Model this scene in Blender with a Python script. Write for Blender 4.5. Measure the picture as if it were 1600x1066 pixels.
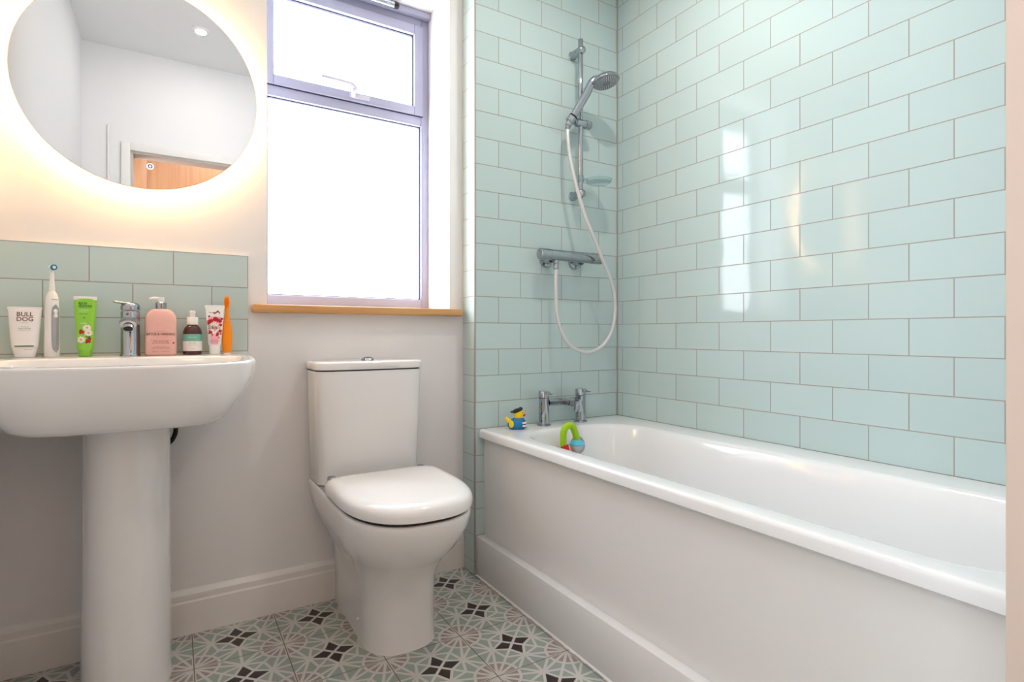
import bpy, bmesh, math, random
from mathutils import Vector, Matrix
PI = math.pi
random.seed(7)
SC = bpy.context.scene
COL = SC.collection
for o in list(bpy.data.objects):
    bpy.data.objects.remove(o)

# ------------------------------------------------------------------ camera, world, light, exposure
CAM_YAW = 0.5506
cam_d = bpy.data.cameras.new('camera')
cam = bpy.data.objects.new('camera', cam_d); COL.objects.link(cam)
cam.location = (-0.988, -1.9858, 0.929)
cam.rotation_euler = (PI/2, 0, -CAM_YAW)
cam_d.sensor_width = 36.0; cam_d.sensor_fit = 'HORIZONTAL'
cam_d.lens = 861.986/1600*36.0
cam_d.shift_y = -(533-521.137)/1600
cam_d.clip_start = 0.02
SC.camera = cam

WINDOW_LIGHT = 6.3       # frosted panes, daylight behind them
HALO_LIGHT = 21.0        # warm LED band behind the mirror
HALL_FILL = 7.0        # unseen fill lamp added behind the camera, lights the room through the doorway
SPOT_LIGHT = 3.5         # each recessed downlight
w = bpy.data.worlds.new('daylight'); SC.world = w; w.use_nodes = True
w.node_tree.nodes['Background'].inputs[0].default_value = (0.80, 0.90, 1.0, 1)
w.node_tree.nodes['Background'].inputs[1].default_value = 1.0
vs = SC.view_settings
vs.view_transform = 'Standard'; vs.look = 'None'; vs.gamma = 1.0; vs.use_curve_mapping = False
vs.exposure = 0.74

def area_lamp(name, loc, size, power, color, rot=(0, 0, 0), size_y=None, shape='RECTANGLE', spread=PI):
    l = bpy.data.lights.new(name, 'AREA'); l.energy = power; l.color = color
    l.shape = shape; l.size = size; l.size_y = size_y or size; l.spread = spread
    o = bpy.data.objects.new(name, l); COL.objects.link(o); o.location = loc; o.rotation_euler = rot
    return o
LANDING_FILL = 6.0    # cool fill added from the landing side to brighten the bath panel
area_lamp('landing_ceiling_fill', (-0.35, -2.2, 2.44), 0.4, HALL_FILL, (0.97, 0.98, 1.0), size_y=0.4)
area_lamp('landing_side_fill', (-1.395, -2.11, 1.25), 1.5, LANDING_FILL, (0.93, 0.97, 1.0), rot=(0, -PI/2, 0), size_y=0.36)

# ------------------------------------------------------------------ colours and materials
def lin(c):
    return tuple(((x/12.92) if x <= 0.04045 else ((x+0.055)/1.055)**2.4) for x in (v/255 for v in c))

class NT:
    def __init__(s, name):
        s.m = bpy.data.materials.new(name); s.m.use_nodes = True
        s.t = s.m.node_tree; s.b = s.t.nodes['Principled BSDF']
    def n(s, typ): return s.t.nodes.new(typ)
    def l(s, a, b): s.t.links.new(a, b)
    def put(s, sock, v):
        if hasattr(v, 'is_output') or isinstance(v, bpy.types.NodeSocket): s.l(v, sock)
        else: sock.default_value = v
    def math(s, op, a, b=None, c=None, clamp=False):
        n = s.n('ShaderNodeMath'); n.operation = op; n.use_clamp = clamp
        s.put(n.inputs[0], a)
        if b is not None: s.put(n.inputs[1], b)
        if c is not None: s.put(n.inputs[2], c)
        return n.outputs[0]
    def mix(s, f, a, b):
        n = s.n('ShaderNodeMix'); n.data_type = 'RGBA'
        s.put(n.inputs[0], f)
        s.put(n.inputs[6], a if not isinstance(a, tuple) else a+(1,))
        s.put(n.inputs[7], b if not isinstance(b, tuple) else b+(1,))
        return n.outputs[2]
    def coords(s):
        t = s.n('ShaderNodeTexCoord'); x = s.n('ShaderNodeSeparateXYZ'); s.l(t.outputs['Object'], x.inputs[0])
        return t.outputs['Object'], x.outputs[0], x.outputs[1], x.outputs[2]
    def vec(s, x, y, z=0.0):
        n = s.n('ShaderNodeCombineXYZ'); s.put(n.inputs[0], x); s.put(n.inputs[1], y); s.put(n.inputs[2], z); return n.outputs[0]
    def noise(s, vec, scale, detail=2.0):
        n = s.n('ShaderNodeTexNoise'); s.l(vec, n.inputs['Vector']); n.inputs['Scale'].default_value = scale
        n.inputs['Detail'].default_value = detail; return n.outputs['Fac']
    def bump(s, h, strength, dist, normal=None):
        n = s.n('ShaderNodeBump'); s.l(h, n.inputs['Height']); n.inputs['Strength'].default_value = strength
        n.inputs['Distance'].default_value = dist
        if normal is not None: s.l(normal, n.inputs['Normal'])
        return n.outputs[0]

def mat(name, rgb, rough=0.5, metal=0.0, spec=0.5, coat=0.0, trans=0.0, ior=1.45, emit=None, var=0.0, vscale=30, bump=0.0, bscale=80):
    k = NT(name); b = k.b
    b.inputs['Base Color'].default_value = lin(rgb)+(1,)
    b.inputs['Roughness'].default_value = rough; b.inputs['Metallic'].default_value = metal
    b.inputs['Specular IOR Level'].default_value = spec; b.inputs['IOR'].default_value = ior
    b.inputs['Coat Weight'].default_value = coat; b.inputs['Coat Roughness'].default_value = 0.04
    b.inputs['Transmission Weight'].default_value = trans
    if emit: b.inputs['Emission Color'].default_value = emit[0]+(1,); b.inputs['Emission Strength'].default_value = emit[1]
    v, *_ = k.coords()
    if var > 0:
        f = k.noise(v, vscale, 3)
        d = tuple(max(0, c*(1-var)) for c in lin(rgb)); e = tuple(min(1, c*(1+var)) for c in lin(rgb))
        k.l(k.mix(f, d, e), b.inputs['Base Color'])
    if bump > 0:
        k.l(k.bump(k.noise(v, bscale, 3), bump, 0.001), b.inputs['Normal'])
    return k.m

M = {}
M['paint'] = mat('white_wall_paint', (235, 233, 232), 0.62, spec=0.3, var=0.012, vscale=5, bump=0.25, bscale=140)
M['ceiling'] = mat('ceiling_paint', (236, 235, 234), 0.8, spec=0.2, var=0.01, vscale=4)
M['gloss'] = mat('white_gloss_wood', (236, 232, 227), 0.32, var=0.015, vscale=14, bump=0.08, bscale=60)
M['lining'] = mat('beige_pink_door_lining', (203, 188, 177), 0.45, var=0.02, vscale=14)
M['panel'] = mat('white_bath_panel', (234, 233, 232), 0.35, var=0.01, vscale=6)
M['ceramic'] = mat('white_ceramic', (238, 236, 234), 0.08, coat=0.5, var=0.006, vscale=3)
M['acrylic'] = mat('white_bath_enamel', (240, 241, 242), 0.12, coat=0.4, var=0.006, vscale=3)
M['seat'] = mat('white_seat_plastic', (243, 242, 241), 0.14, coat=0.3, var=0.005, vscale=5)
M['chrome'] = mat('chrome', (172, 176, 182), 0.05, metal=1.0, var=0.02, vscale=20)
M['chrome_dull'] = mat('satin_chrome', (190, 192, 198), 0.25, metal=1.0, var=0.02, vscale=20)
M['frame'] = mat('lilac_grey_window_metal', (168, 169, 192), 0.42, spec=0.4, var=0.02, vscale=20)
M['handle'] = mat('lilac_white_handle', (196, 192, 208), 0.35, var=0.02)
M['gasket'] = mat('dark_gasket', (52, 50, 74), 0.6, var=0.05)
M['black'] = mat('black_plastic', (12, 12, 13), 0.35, var=0.1)
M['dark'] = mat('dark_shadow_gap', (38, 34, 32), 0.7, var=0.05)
M['white_pl'] = mat('white_plastic', (242, 239, 236), 0.25, var=0.01)
M['hose'] = mat('silver_white_hose', (214, 212, 214), 0.28, metal=0.25, var=0.03, vscale=60)
M['clear'] = mat('clear_plastic', (225, 240, 242), 0.08, trans=0.9, ior=1.3, var=0.01)
M['grout'] = mat('grey_grout', (168, 160, 153), 0.7, var=0.04)
M['mirror'] = mat('mirror_silver', (232, 234, 236), 0.0, metal=1.0, var=0.002)
M['mirror_edge'] = mat('mirror_edge', (214, 180, 140), 0.2, var=0.02)
M['led'] = mat('warm_led', (255, 230, 190), 0.5, emit=((1.0, 0.62, 0.28), HALO_LIGHT), var=0.01)
M['icon'] = mat('touch_icon_light', (240, 235, 250), 0.5, emit=((0.95, 0.85, 1.0), 0.9), var=0.01)
M['icon_dark'] = mat('touch_icon_ring', (120, 100, 130), 0.4, var=0.01)
M['orange'] = mat('orange_silicone', (255, 146, 6), 0.42, var=0.02)
M['pink'] = mat('pink_bottle', (243, 188, 176), 0.22, coat=0.3, var=0.03, vscale=50)
M['pink_pale'] = mat('pale_pink_petal_print', (244, 198, 186), 0.25, var=0.02)
M['brown_ink'] = mat('brown_ink', (118, 66, 44), 0.5, var=0.02)
M['mauve_ink'] = mat('mauve_brown_ink', (176, 104, 88), 0.5, var=0.02)
M['green_ink'] = mat('dark_green_ink', (18, 74, 48), 0.4, var=0.02)
M['lime_ink'] = mat('lime_ink', (176, 196, 96), 0.5, var=0.02)
M['grey_ink'] = mat('grey_ink', (150, 142, 138), 0.5, var=0.02)
M['green'] = mat('leaf_green_tube', (146, 212, 70), 0.28, var=0.02)
M['leaf'] = mat('leaf_print', (14, 112, 34), 0.4, var=0.03)
M['berry'] = mat('berry_red', (186, 22, 34), 0.35, var=0.06, vscale=200)
M['yellow'] = mat('yellow_print', (238, 176, 28), 0.4, var=0.02)
M['amber'] = mat('amber_brown_bottle', (74, 28, 10), 0.1, coat=0.5, var=0.04)
M['teal'] = mat('teal_label', (112, 182, 160), 0.45, var=0.02)
M['label'] = mat('white_label', (240, 232, 228), 0.45, var=0.01)
M['silver_grey'] = mat('silver_grey_grip', (166, 168, 172), 0.35, metal=0.2, var=0.02)
M['blue_bristle'] = mat('blue_bristles', (34, 140, 178), 0.6, var=0.05)
M['pink_fade'] = mat('rose_print', (244, 172, 184), 0.4, var=0.03)
M['blue_ink'] = mat('blue_ink', (36, 118, 196), 0.4, var=0.02)
M['navy_ink'] = mat('navy_ink', (34, 36, 92), 0.4, var=0.02)
M['orange_ink'] = mat('orange_ink', (240, 140, 30), 0.4, var=0.02)
M['duck'] = mat('duck_yellow', (246, 214, 20), 0.3, var=0.03)
M['duck_blue'] = mat('duck_blue', (8, 116, 178), 0.25, var=0.03)
M['duck_navy'] = mat('duck_navy', (14, 22, 66), 0.35, var=0.03)
M['duck_red'] = mat('duck_bill_red', (222, 56, 20), 0.35, var=0.03)
M['toy_green'] = mat('toy_lime', (162, 208, 10), 0.38, var=0.02)
M['toy_blue'] = mat('toy_sky_blue', (92, 200, 230), 0.3, var=0.02)
M['toy_red'] = mat('toy_red', (212, 22, 14), 0.35, var=0.02)
M['toy_orange'] = mat('toy_orange', (238, 116, 20), 0.35, var=0.02)
M['toy_clear'] = mat('toy_frosted_ball', (222, 222, 226), 0.15, trans=0.25, var=0.01)
M['rubber'] = mat('black_rubber', (6, 6, 6), 0.5, var=0.05)
M['spot_off'] = mat('downlight_lens', (215, 214, 212), 0.4, emit=((1.0, 0.95, 0.90), 0.25), var=0.01)
M['nozzle'] = mat('grey_spray_face', (132, 140, 148), 0.35, metal=0.35, var=0.03)

def wood(name, c1, c2, axis, rough=0.4):
    k = NT(name); v, x, y, z = k.coords()
    mp = k.n('ShaderNodeMapping'); k.l(v, mp.inputs[0])
    mp.inputs['Scale'].default_value = (3, 60, 60) if axis == 'X' else (60, 60, 3)
    f = k.noise(mp.outputs[0], 1.0, 5)
    r = k.n('ShaderNodeValToRGB'); k.l(f, r.inputs[0])
    r.color_ramp.elements[0].position = 0.3; r.color_ramp.elements[0].color = lin(c1)+(1,)
    r.color_ramp.elements[1].position = 0.72; r.color_ramp.elements[1].color = lin(c2)+(1,)
    k.l(r.outputs[0], k.b.inputs['Base Color']); k.b.inputs['Roughness'].default_value = rough
    k.l(k.bump(f, 0.1, 0.001), k.b.inputs['Normal'])
    return k.m
M['oak'] = wood('oak_sill', (196, 140, 84), (222, 172, 112), 'X')
M['pine'] = wood('pine_door_wood', (192, 134, 88), (208, 152, 106), 'Z')

TW, TH = 0.2055, 0.1025       # tile pitch
def tile(name, axis, sign, off, zoff, rgb=(195, 215, 214), rgb2=None):
    """brick bond tiles: u = sign*axis + off measured from a joint of the bottom row, v = z - zoff"""
    k = NT(name); v, x, y, z = k.coords()
    a = x if axis == 'X' else y
    u = k.math('MULTIPLY_ADD', a, float(sign), off + 0.5*TW + 40*TW)
    vv = k.math('ADD', z, -zoff + 40*TH)
    br = k.n('ShaderNodeTexBrick'); k.l(k.vec(u, vv), br.inputs['Vector'])
    br.offset = 0.5; br.offset_frequency = 2; br.squash = 1.0
    br.inputs['Scale'].default_value = 1.0; br.inputs['Brick Width'].default_value = TW
    br.inputs['Row Height'].default_value = TH; br.inputs['Mortar Size'].default_value = 0.0015
    br.inputs['Mortar Smooth'].default_value = 0.1; br.inputs['Bias'].default_value = 0.0
    c = lin(rgb)
    br.inputs['Color1'].default_value = tuple(t*0.975 for t in c)+(1,)
    br.inputs['Color2'].default_value = tuple(min(1, t*1.02) for t in c)+(1,)
    br.inputs['Mortar'].default_value = lin((164, 156, 150))+(1,)
    k.l(br.outputs['Color'], k.b.inputs['Base Color'])
    inv = k.math('SUBTRACT', 1.0, br.outputs['Fac'])
    wav = k.noise(v, 7.0, 2)
    nb = k.bump(wav, 0.22, 0.004)
    k.l(k.bump(inv, 0.6, 0.0012, nb), k.b.inputs['Normal'])
    k.l(k.math('MULTIPLY_ADD', br.outputs['Fac'], 0.6, 0.07), k.b.inputs['Roughness'])
    k.b.inputs['Specular IOR Level'].default_value = 0.40
    return k.m

def floor_tiles():
    k = NT('patterned_floor_tiles'); v, x, y, z = k.coords()
    P = 0.2335
    m = k.math
    fx = m('SUBTRACT', m('FRACT', m('DIVIDE', m('ADD', x, 0.7055 + 20*P), P)), 0.5)
    fy = m('SUBTRACT', m('FRACT', m('DIVIDE', m('ADD', y, 0.2255 + 20*P), P)), 0.5)
    ax = m('ABSOLUTE', fx); ay = m('ABSOLUTE', fy)
    a = m('MAXIMUM', ax, ay); b = m('MINIMUM', ax, ay)
    S = (0.293, 0.0); Cn = (0.5, 0.5); D = (0.103, 0.103)
    def seg(A, B):
        vx, vy = B[0]-A[0], B[1]-A[1]; L2 = vx*vx+vy*vy
        h = m('MULTIPLY_ADD', a, vx/L2, -A[0]*vx/L2)
        h = m('MULTIPLY_ADD', b, vy/L2, m('ADD', h, -A[1]*vy/L2), clamp=True)
        dx = m('SUBTRACT', m('MULTIPLY_ADD', h, -vx, a), A[0])
        dy = m('SUBTRACT', m('MULTIPLY_ADD', h, -vy, b), A[1])
        return m('SQRT', m('ADD', m('MULTIPLY', dx, dx), m('MULTIPLY', dy, dy)))
    ds = [m('MULTIPLY', m('SUBTRACT', a, b), 0.7071)]
    for A, B in ((S, Cn), (S, D), (S, (0.5, 0.0)), (S, (0.5, 0.207)), (S, (0.225, 0.225)), (Cn, (0.5, 0.225))):
        ds.append(seg(A, B))
    cx = m('SUBTRACT', 0.5, a); cy = m('SUBTRACT', 0.5, b)
    rc = m('SQRT', m('ADD', m('MULTIPLY', cx, cx), m('MULTIPLY', cy, cy)))
    ds.append(m('ABSOLUTE', m('SUBTRACT', rc, 0.268)))
    sx = m('SUBTRACT', a, S[0])
    rs = m('SQRT', m('ADD', m('MULTIPLY', sx, sx), m('MULTIPLY', b, b)))
    ds.append(m('SUBTRACT', rs, 0.026)); ds.append(m('SUBTRACT', rc, 0.066))
    d = ds[0]
    for e in ds[1:]: d = m('MINIMUM', d, e)
    line = m('LESS_THAN', d, 0.0175)
    inring = m('LESS_THAN', rc, 0.268)
    # petal: inside triangle centre, D, S
    e1 = m('SUBTRACT', m('MULTIPLY', m('SUBTRACT', S[0], a), D[1]), m('MULTIPLY', b, S[0]-D[0]))
    pet = m('GREATER_THAN', e1, 0.0)
    nf = k.noise(v, 9, 3)
    gr = k.mix(nf, lin((142, 154, 143)), lin((160, 170, 161)))
    col = k.mix(inring, gr, lin((152, 138, 132)))
    col = k.mix(pet, col, lin((48, 38, 37)))
    col = k.mix(line, col, k.mix(nf, lin((196, 192, 184)), lin((210, 206, 200))))
    jd = m('MINIMUM', m('SUBTRACT', 0.5, ax), m('SUBTRACT', 0.5, ay))
    joint = m('LESS_THAN', jd, 0.0062)
    col = k.mix(joint, col, lin((116, 98, 82)))
    k.l(col, k.b.inputs['Base Color'])
    k.b.inputs['Roughness'].default_value = 0.36
    k.l(k.bump(m('SUBTRACT', 1.0, joint), 0.5, 0.001), k.b.inputs['Normal'])
    return k.m
M['floor'] = floor_tiles()
RIM = 0.56
M['tile_right'] = tile('pale_green_tile_right', 'Y', -1, -0.103-0.0336, RIM)
M['tile_shower'] = tile('pale_green_tile_shower', 'X', 1, -0.1059, RIM)
M['tile_return'] = tile('pale_green_tile_return', 'Y', -1, 0.0, RIM)
M['tile_splash'] = tile('pale_green_tile_splash', 'X', 1, 1.193, 1.1798-TH)
M['carpet'] = mat('landing_carpet', (170, 160, 150), 0.95, var=0.1, vscale=300)

def pane_mat():
    k = NT('frosted_daylight_pane'); v, x, y, z = k.coords()
    k.b.inputs['Base Color'].default_value = lin((236, 240, 248))+(1,)
    k.b.inputs['Roughness'].default_value = 0.2
    f = k.noise(v, 60, 3)
    k.l(k.mix(f, (0.84, 0.91, 1.0), (0.88, 0.94, 1.0)), k.b.inputs['Emission Color'])
    k.b.inputs['Emission Strength'].default_value = WINDOW_LIGHT
    k.l(k.bump(f, 0.3, 0.001), k.b.inputs['Normal'])
    return k.m
M['pane'] = pane_mat()

# ------------------------------------------------------------------ mesh helpers
def obj(name, bm, m, parent=None, smooth=True, angle=38, loc=None, rotz=None):
    bmesh.ops.recalc_face_normals(bm, faces=bm.faces)
    me = bpy.data.meshes.new(name); bm.to_mesh(me); bm.free()
    for p in me.polygons: p.use_smooth = smooth
    if smooth: me.set_sharp_from_angle(angle=math.radians(angle))
    ms = m if isinstance(m, (list, tuple)) else [m]
    for q in ms: me.materials.append(M[q] if isinstance(q, str) else q)
    o = bpy.data.objects.new(name, me); COL.objects.link(o)
    if parent: o.parent = parent
    if loc: o.location = loc
    if rotz is not None: o.rotation_euler = (0, 0, rotz)
    return o
def tag(o, label, cat, group=None):
    o['label'] = label; o['category'] = cat
    if group: o['group'] = group
    return o
def thing(name, label, cat, loc=(0, 0, 0), rotz=0.0, group=None):
    o = bpy.data.objects.new(name, None); COL.objects.link(o); o.empty_display_size = 0.05
    o.location = loc; o.rotation_euler = (0, 0, rotz)
    return tag(o, label, cat, group)
def struct(name, bm, m, parent=None, **kw):
    o = obj(name, bm, m, parent, **kw); o['kind'] = 'structure'; return o
def structE(name, loc=(0, 0, 0)):
    o = bpy.data.objects.new(name, None); COL.objects.link(o); o.location = loc; o['kind'] = 'structure'
    o.empty_display_size = 0.05; return o
B = bmesh.new
def box(bm, x0, x1, y0, y1, z0, z1, bev=0.0, seg=2, mi=0):
    v = [bm.verts.new((x, y, z)) for z in (z0, z1) for x, y in ((x0, y0), (x1, y0), (x1, y1), (x0, y1))]
    fs = [bm.faces.new([v[i] for i in q]) for q in ((0, 3, 2, 1), (4, 5, 6, 7), (0, 1, 5, 4), (1, 2, 6, 5), (2, 3, 7, 6), (3, 0, 4, 7))]
    for f in fs: f.material_index = mi
    if bev > 0:
        es = {e for f in fs for e in f.edges}
        bmesh.ops.bevel(bm, geom=list(es), offset=bev, segments=seg, affect='EDGES', profile=0.5)
    return bm
def quad(bm, pts, mi=0):
    f = bm.faces.new([bm.verts.new(p) for p in pts]); f.material_index = mi; return f
def loft(bm, rings, cap0=True, cap1=True, closed=True, mi=0):
    R = [[bm.verts.new(p) for p in r] for r in rings]; n = len(R[0])
    for a, b in zip(R, R[1:]):
        for i in range(n if closed else n-1):
            j = (i+1) % n
            f = bm.faces.new((a[i], a[j], b[j], b[i])); f.material_index = mi
    if cap0: bm.faces.new(R[0][::-1]).material_index = mi
    if cap1: bm.faces.new(R[-1]).material_index = mi
    return bm
def lathe(bm, prof, seg=32, origin=(0, 0, 0), axis=(0, 0, 1), sx=1.0, sy=1.0, cap0=True, cap1=True):
    ax = Vector(axis).normalized(); q = Vector((0, 0, 1)).rotation_difference(ax); O = Vector(origin)
    rings = [[O + q @ Vector((r*sx*math.cos(2*PI*i/seg), r*sy*math.sin(2*PI*i/seg), z)) for i in range(seg)] for r, z in prof]
    return loft(bm, rings, cap0, cap1)
def smooth_path(pts, n=8):
    P = [Vector(p) for p in pts]; out = []
    for i in range(len(P)-1):
        p0 = P[max(i-1, 0)]; p1 = P[i]; p2 = P[i+1]; p3 = P[min(i+2, len(P)-1)]
        for k in range(n):
            t = k/n
            out.append(0.5*((2*p1)+(p2-p0)*t+(2*p0-5*p1+4*p2-p3)*t*t+(3*p1-p0-3*p2+p3)*t**3))
    out.append(P[-1]); return out
def tube(bm, pts, r, seg=16, cap=True, sx=1.0, sy=1.0, up=None):
    P = [Vector(p) for p in pts]; n = len(P)
    rr = r if isinstance(r, (list, tuple)) else [r]*n
    T = [(P[min(i+1, n-1)]-P[max(i-1, 0)]).normalized() for i in range(n)]
    u = Vector(up) if up else (Vector((0, 0, 1)) if abs(T[0].z) < 0.9 else Vector((1, 0, 0)))
    u = (u - T[0]*u.dot(T[0])).normalized(); rings = []
    for i in range(n):
        if i: u = (T[i-1].rotation_difference(T[i]) @ u); u = (u - T[i]*u.dot(T[i])).normalized()
        s = T[i].cross(u)
        rings.append([P[i] + (u*math.cos(2*PI*k/seg)*sx + s*math.sin(2*PI*k/seg)*sy)*rr[i] for k in range(seg)])
    return loft(bm, rings, cap, cap)
def sphere(bm, c, r, seg=24, ring=14, sx=1, sy=1, sz=1, a0=-PI/2, a1=PI/2, rot=None):
    c = Vector(c); rings = []
    for i in range(ring+1):
        a = a0 + (a1-a0)*i/ring; cr = max(math.cos(a), 1e-3)*r; zz = math.sin(a)*r
        rg = [Vector((cr*math.cos(2*PI*k/seg)*sx, cr*math.sin(2*PI*k/seg)*sy, zz*sz)) for k in range(seg)]
        if rot: rg = [rot @ p for p in rg]
        rings.append([c+p for p in rg])
    return loft(bm, rings)
def rrect(x0, x1, y0, y1, r, z, k=8, e=4):
    """rounded rectangle ring, constant vertex count, counter-clockwise"""
    r = min(r, (x1-x0)/2-1e-4, (y1-y0)/2-1e-4); pts = []
    cs = [((x1-r, y1-r), 0), ((x0+r, y1-r), 90), ((x0+r, y0+r), 180), ((x1-r, y0+r), 270)]
    for c, a0 in cs:
        for i in range(k+1):
            a = math.radians(a0+90*i/k); pts.append(Vector((c[0]+r*math.cos(a), c[1]+r*math.sin(a), z)))
        nx = cs[(cs.index((c, a0))+1) % 4]; a = math.radians(nx[1])
        q = Vector((nx[0][0]+r*math.cos(a), nx[0][1]+r*math.sin(a), z)); p = pts[-1]
        for i in range(1, e+1): pts.append(p.lerp(q, i/(e+1)))
    return pts
def dring(cx, w, yb, yf, R, z, n=2.5, rb=0.015, zf=None):
    """D outline: straight back at yb, straight sides, superelliptic front of depth R ending at yf"""
    pts = []; ym = yf+R
    def Z(y): return z if zf is None else zf(z, y)
    for i in range(9):                                   # back edge, right to left
        pts.append((cx+(w-rb)*(1-2*i/8), yb))
    for i in range(1, 5):                                # rounded back left corner
        a = PI/2+PI/2*i/5; pts.append((cx-w+rb+rb*math.cos(a), yb-rb+rb*math.sin(a)))
    for i in range(0, 5): pts.append((cx-w, yb-rb+(ym-yb+rb)*i/5))
    N = 40
    for i in range(N+1):
        a = PI+PI*i/N; c, s = math.cos(a), math.sin(a)
        pts.append((cx+w*math.copysign(abs(c)**(2/n), c), ym-R*abs(s)**(2/n)))
    for i in range(1, 6): pts.append((cx+w, ym+(yb-rb-ym)*i/5))
    for i in range(1, 5):
        a = PI/2*i/5; pts.append((cx+w-rb+rb*math.cos(a), yb-rb+rb*math.sin(a)))
    return [Vector((x, y, Z(y))) for x, y in pts]

# lettering: font outlines filled, mapped on a surface by fn(u, v) -> point
def glyphs(s, size, bold=0.0, align='CENTER'):
    cu = bpy.data.curves.new('lettering', 'FONT'); cu.body = s; cu.size = size; cu.align_x = align
    cu.offset = bold; cu.resolution_u = 3
    o = bpy.data.objects.new('lettering', cu); COL.objects.link(o)
    dg = bpy.context.evaluated_depsgraph_get(); dg.update()
    me = bpy.data.meshes.new_from_object(o.evaluated_get(dg))
    vs_ = [(v.co.x, v.co.y) for v in me.vertices]; ps = [tuple(p.vertices) for p in me.polygons]
    bpy.data.objects.remove(o); bpy.data.curves.remove(cu); bpy.data.meshes.remove(me)
    return vs_, ps
def put_text(bm, s, u, v, width, fn, height=None, bold=0.0, mi=0):
    vs_, ps = glyphs(s, 1.0, bold)
    if not vs_: return
    xs = [p[0] for p in vs_]; ys = [p[1] for p in vs_]
    sx = width/(max(xs)-min(xs)); sy = (height/(max(ys)-min(ys))) if height else sx
    cx, y0 = (max(xs)+min(xs))/2, min(ys)
    V = [bm.verts.new(fn(u+(p[0]-cx)*sx, v+(p[1]-y0)*sy)) for p in vs_]
    for p in ps:
        try: bm.faces.new([V[i] for i in p]).material_index = mi
        except ValueError: pass
def put_poly(bm, pts, fn, mi=0):
    bm.faces.new([bm.verts.new(fn(*p)) for p in pts]).material_index = mi
def put_band(bm, u0, u1, v0, v1, fn, n=8, mi=0, m_=1):
    for i in range(n):
        for j in range(m_):
            a, b = u0+(u1-u0)*i/n, u0+(u1-u0)*(i+1)/n; c, d = v0+(v1-v0)*j/m_, v0+(v1-v0)*(j+1)/m_
            put_poly(bm, [(a, c), (b, c), (b, d), (a, d)], fn, mi)
def put_disc(bm, u, v, r, fn, n=12, mi=0, sx=1.0, lobes=0, depth=0.3, rot=0.0):
    N = n if not lobes else lobes*4; pts = []
    for i in range(N):
        a = 2*PI*i/N+rot; q = r*(1-depth*(0.5+0.5*math.cos(lobes*(a-rot)))) if lobes else r
        pts.append((u+q*sx*math.cos(a), v+q*math.sin(a)))
    put_poly(bm, pts, fn, mi)

# ------------------------------------------------------------------ the room
XL, XR, YF, YS, CEIL = -1.403, 0.729, -1.80, -0.103, 2.49
WX0, WX1, WZ0, WZ1, WD = -0.723, -0.059, 1.024, 2.283, 0.21     # window opening and recess depth

bm = B(); box(bm, XL-0.1, XR+0.1, -2.95, 0.10, -0.1, 0.0); struct('floor', bm, 'floor', smooth=False)
bm = B(); box(bm, XL-0.1, XR+0.1, -2.95, 0.36, CEIL, CEIL+0.1); struct('ceiling', bm, 'ceiling', smooth=False)
bm = B()
for a in ((XL-0.1, WX0, 0, CEIL), (WX1, 0.0, 0, CEIL), (WX0, WX1, 0, WZ0-0.027), (WX0, WX1, WZ1, CEIL)):
    box(bm, a[0], a[1], 0.0, 0.32, a[2], a[3])
struct('wall_back', bm, 'paint', smooth=False)
# boxed out tiled wall carrying the shower, with a tiled return
bm = B(); box(bm, 0.0, XR, YS, 0.32, 0, CEIL)
bm.faces.ensure_lookup_table()
for f in bm.faces:
    c = f.calc_center_median()
    f.material_index = 1 if c.x < 1e-4 else 0
struct('wall_shower', bm, ['tile_shower', 'tile_return'], smooth=False)
bm = B(); box(bm, XR, XR+0.1, -1.9, 0.32, 0, CEIL); struct('wall_right', bm, 'tile_right', smooth=False)
bm = B(); box(bm, XL-0.1, XL, -2.95, 0.0, 0, CEIL); struct('wall_left', bm, 'paint', smooth=False)
DX0, DX1, DZ = -1.177, -0.362, 1.924
bm = B()
box(bm, XL, DX0-0.03, YF-0.1, YF, 0, CEIL); box(bm, DX1+0.03, XR, YF-0.1, YF, 0, CEIL)
box(bm, DX0-0.03, DX1+0.03, YF-0.1, YF, DZ+0.03, CEIL)
struct('wall_front', bm, 'paint', smooth=False)
bm = B(); box(bm, XL, XR, -2.95, -2.85, 0, CEIL); struct('wall_landing', bm, 'paint', smooth=False)
bm = B(); box(bm, XR, XR+0.1, -2.85, -1.9, 0, CEIL); struct('wall_landing_side', bm, 'paint', smooth=False)
# door lining and architrave
d1 = structE('door_1', (DX0, YF, 0))
def at(o, bm_):
    bmesh.ops.translate(bm_, verts=bm_.verts, vec=-o.location); return bm_
bm = B(); box(bm, DX0-0.03, DX0, YF-0.1, YF+0.002, 0, DZ+0.03, 0.003); box(bm, DX1, DX1+0.03, YF-0.1, YF+0.002, 0, DZ+0.03, 0.003)
box(bm, DX0, DX1, YF-0.1, YF+0.002, DZ, DZ+0.03, 0.003)
struct('door_lining', at(d1, bm), 'lining', d1)
bm = B()
box(bm, DX0-0.055, DX0-0.012, YF+0.002, YF+0.016, 0, DZ+0.055, 0.004); box(bm, DX1+0.047, DX1+0.090, YF+0.002, YF+0.016, 0, DZ+0.055, 0.004)
box(bm, DX0-0.012, DX1+0.047, YF+0.002, YF+0.016, DZ+0.012, DZ+0.055, 0.004)
struct('architrave', at(d1, bm), 'gloss', d1)
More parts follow.
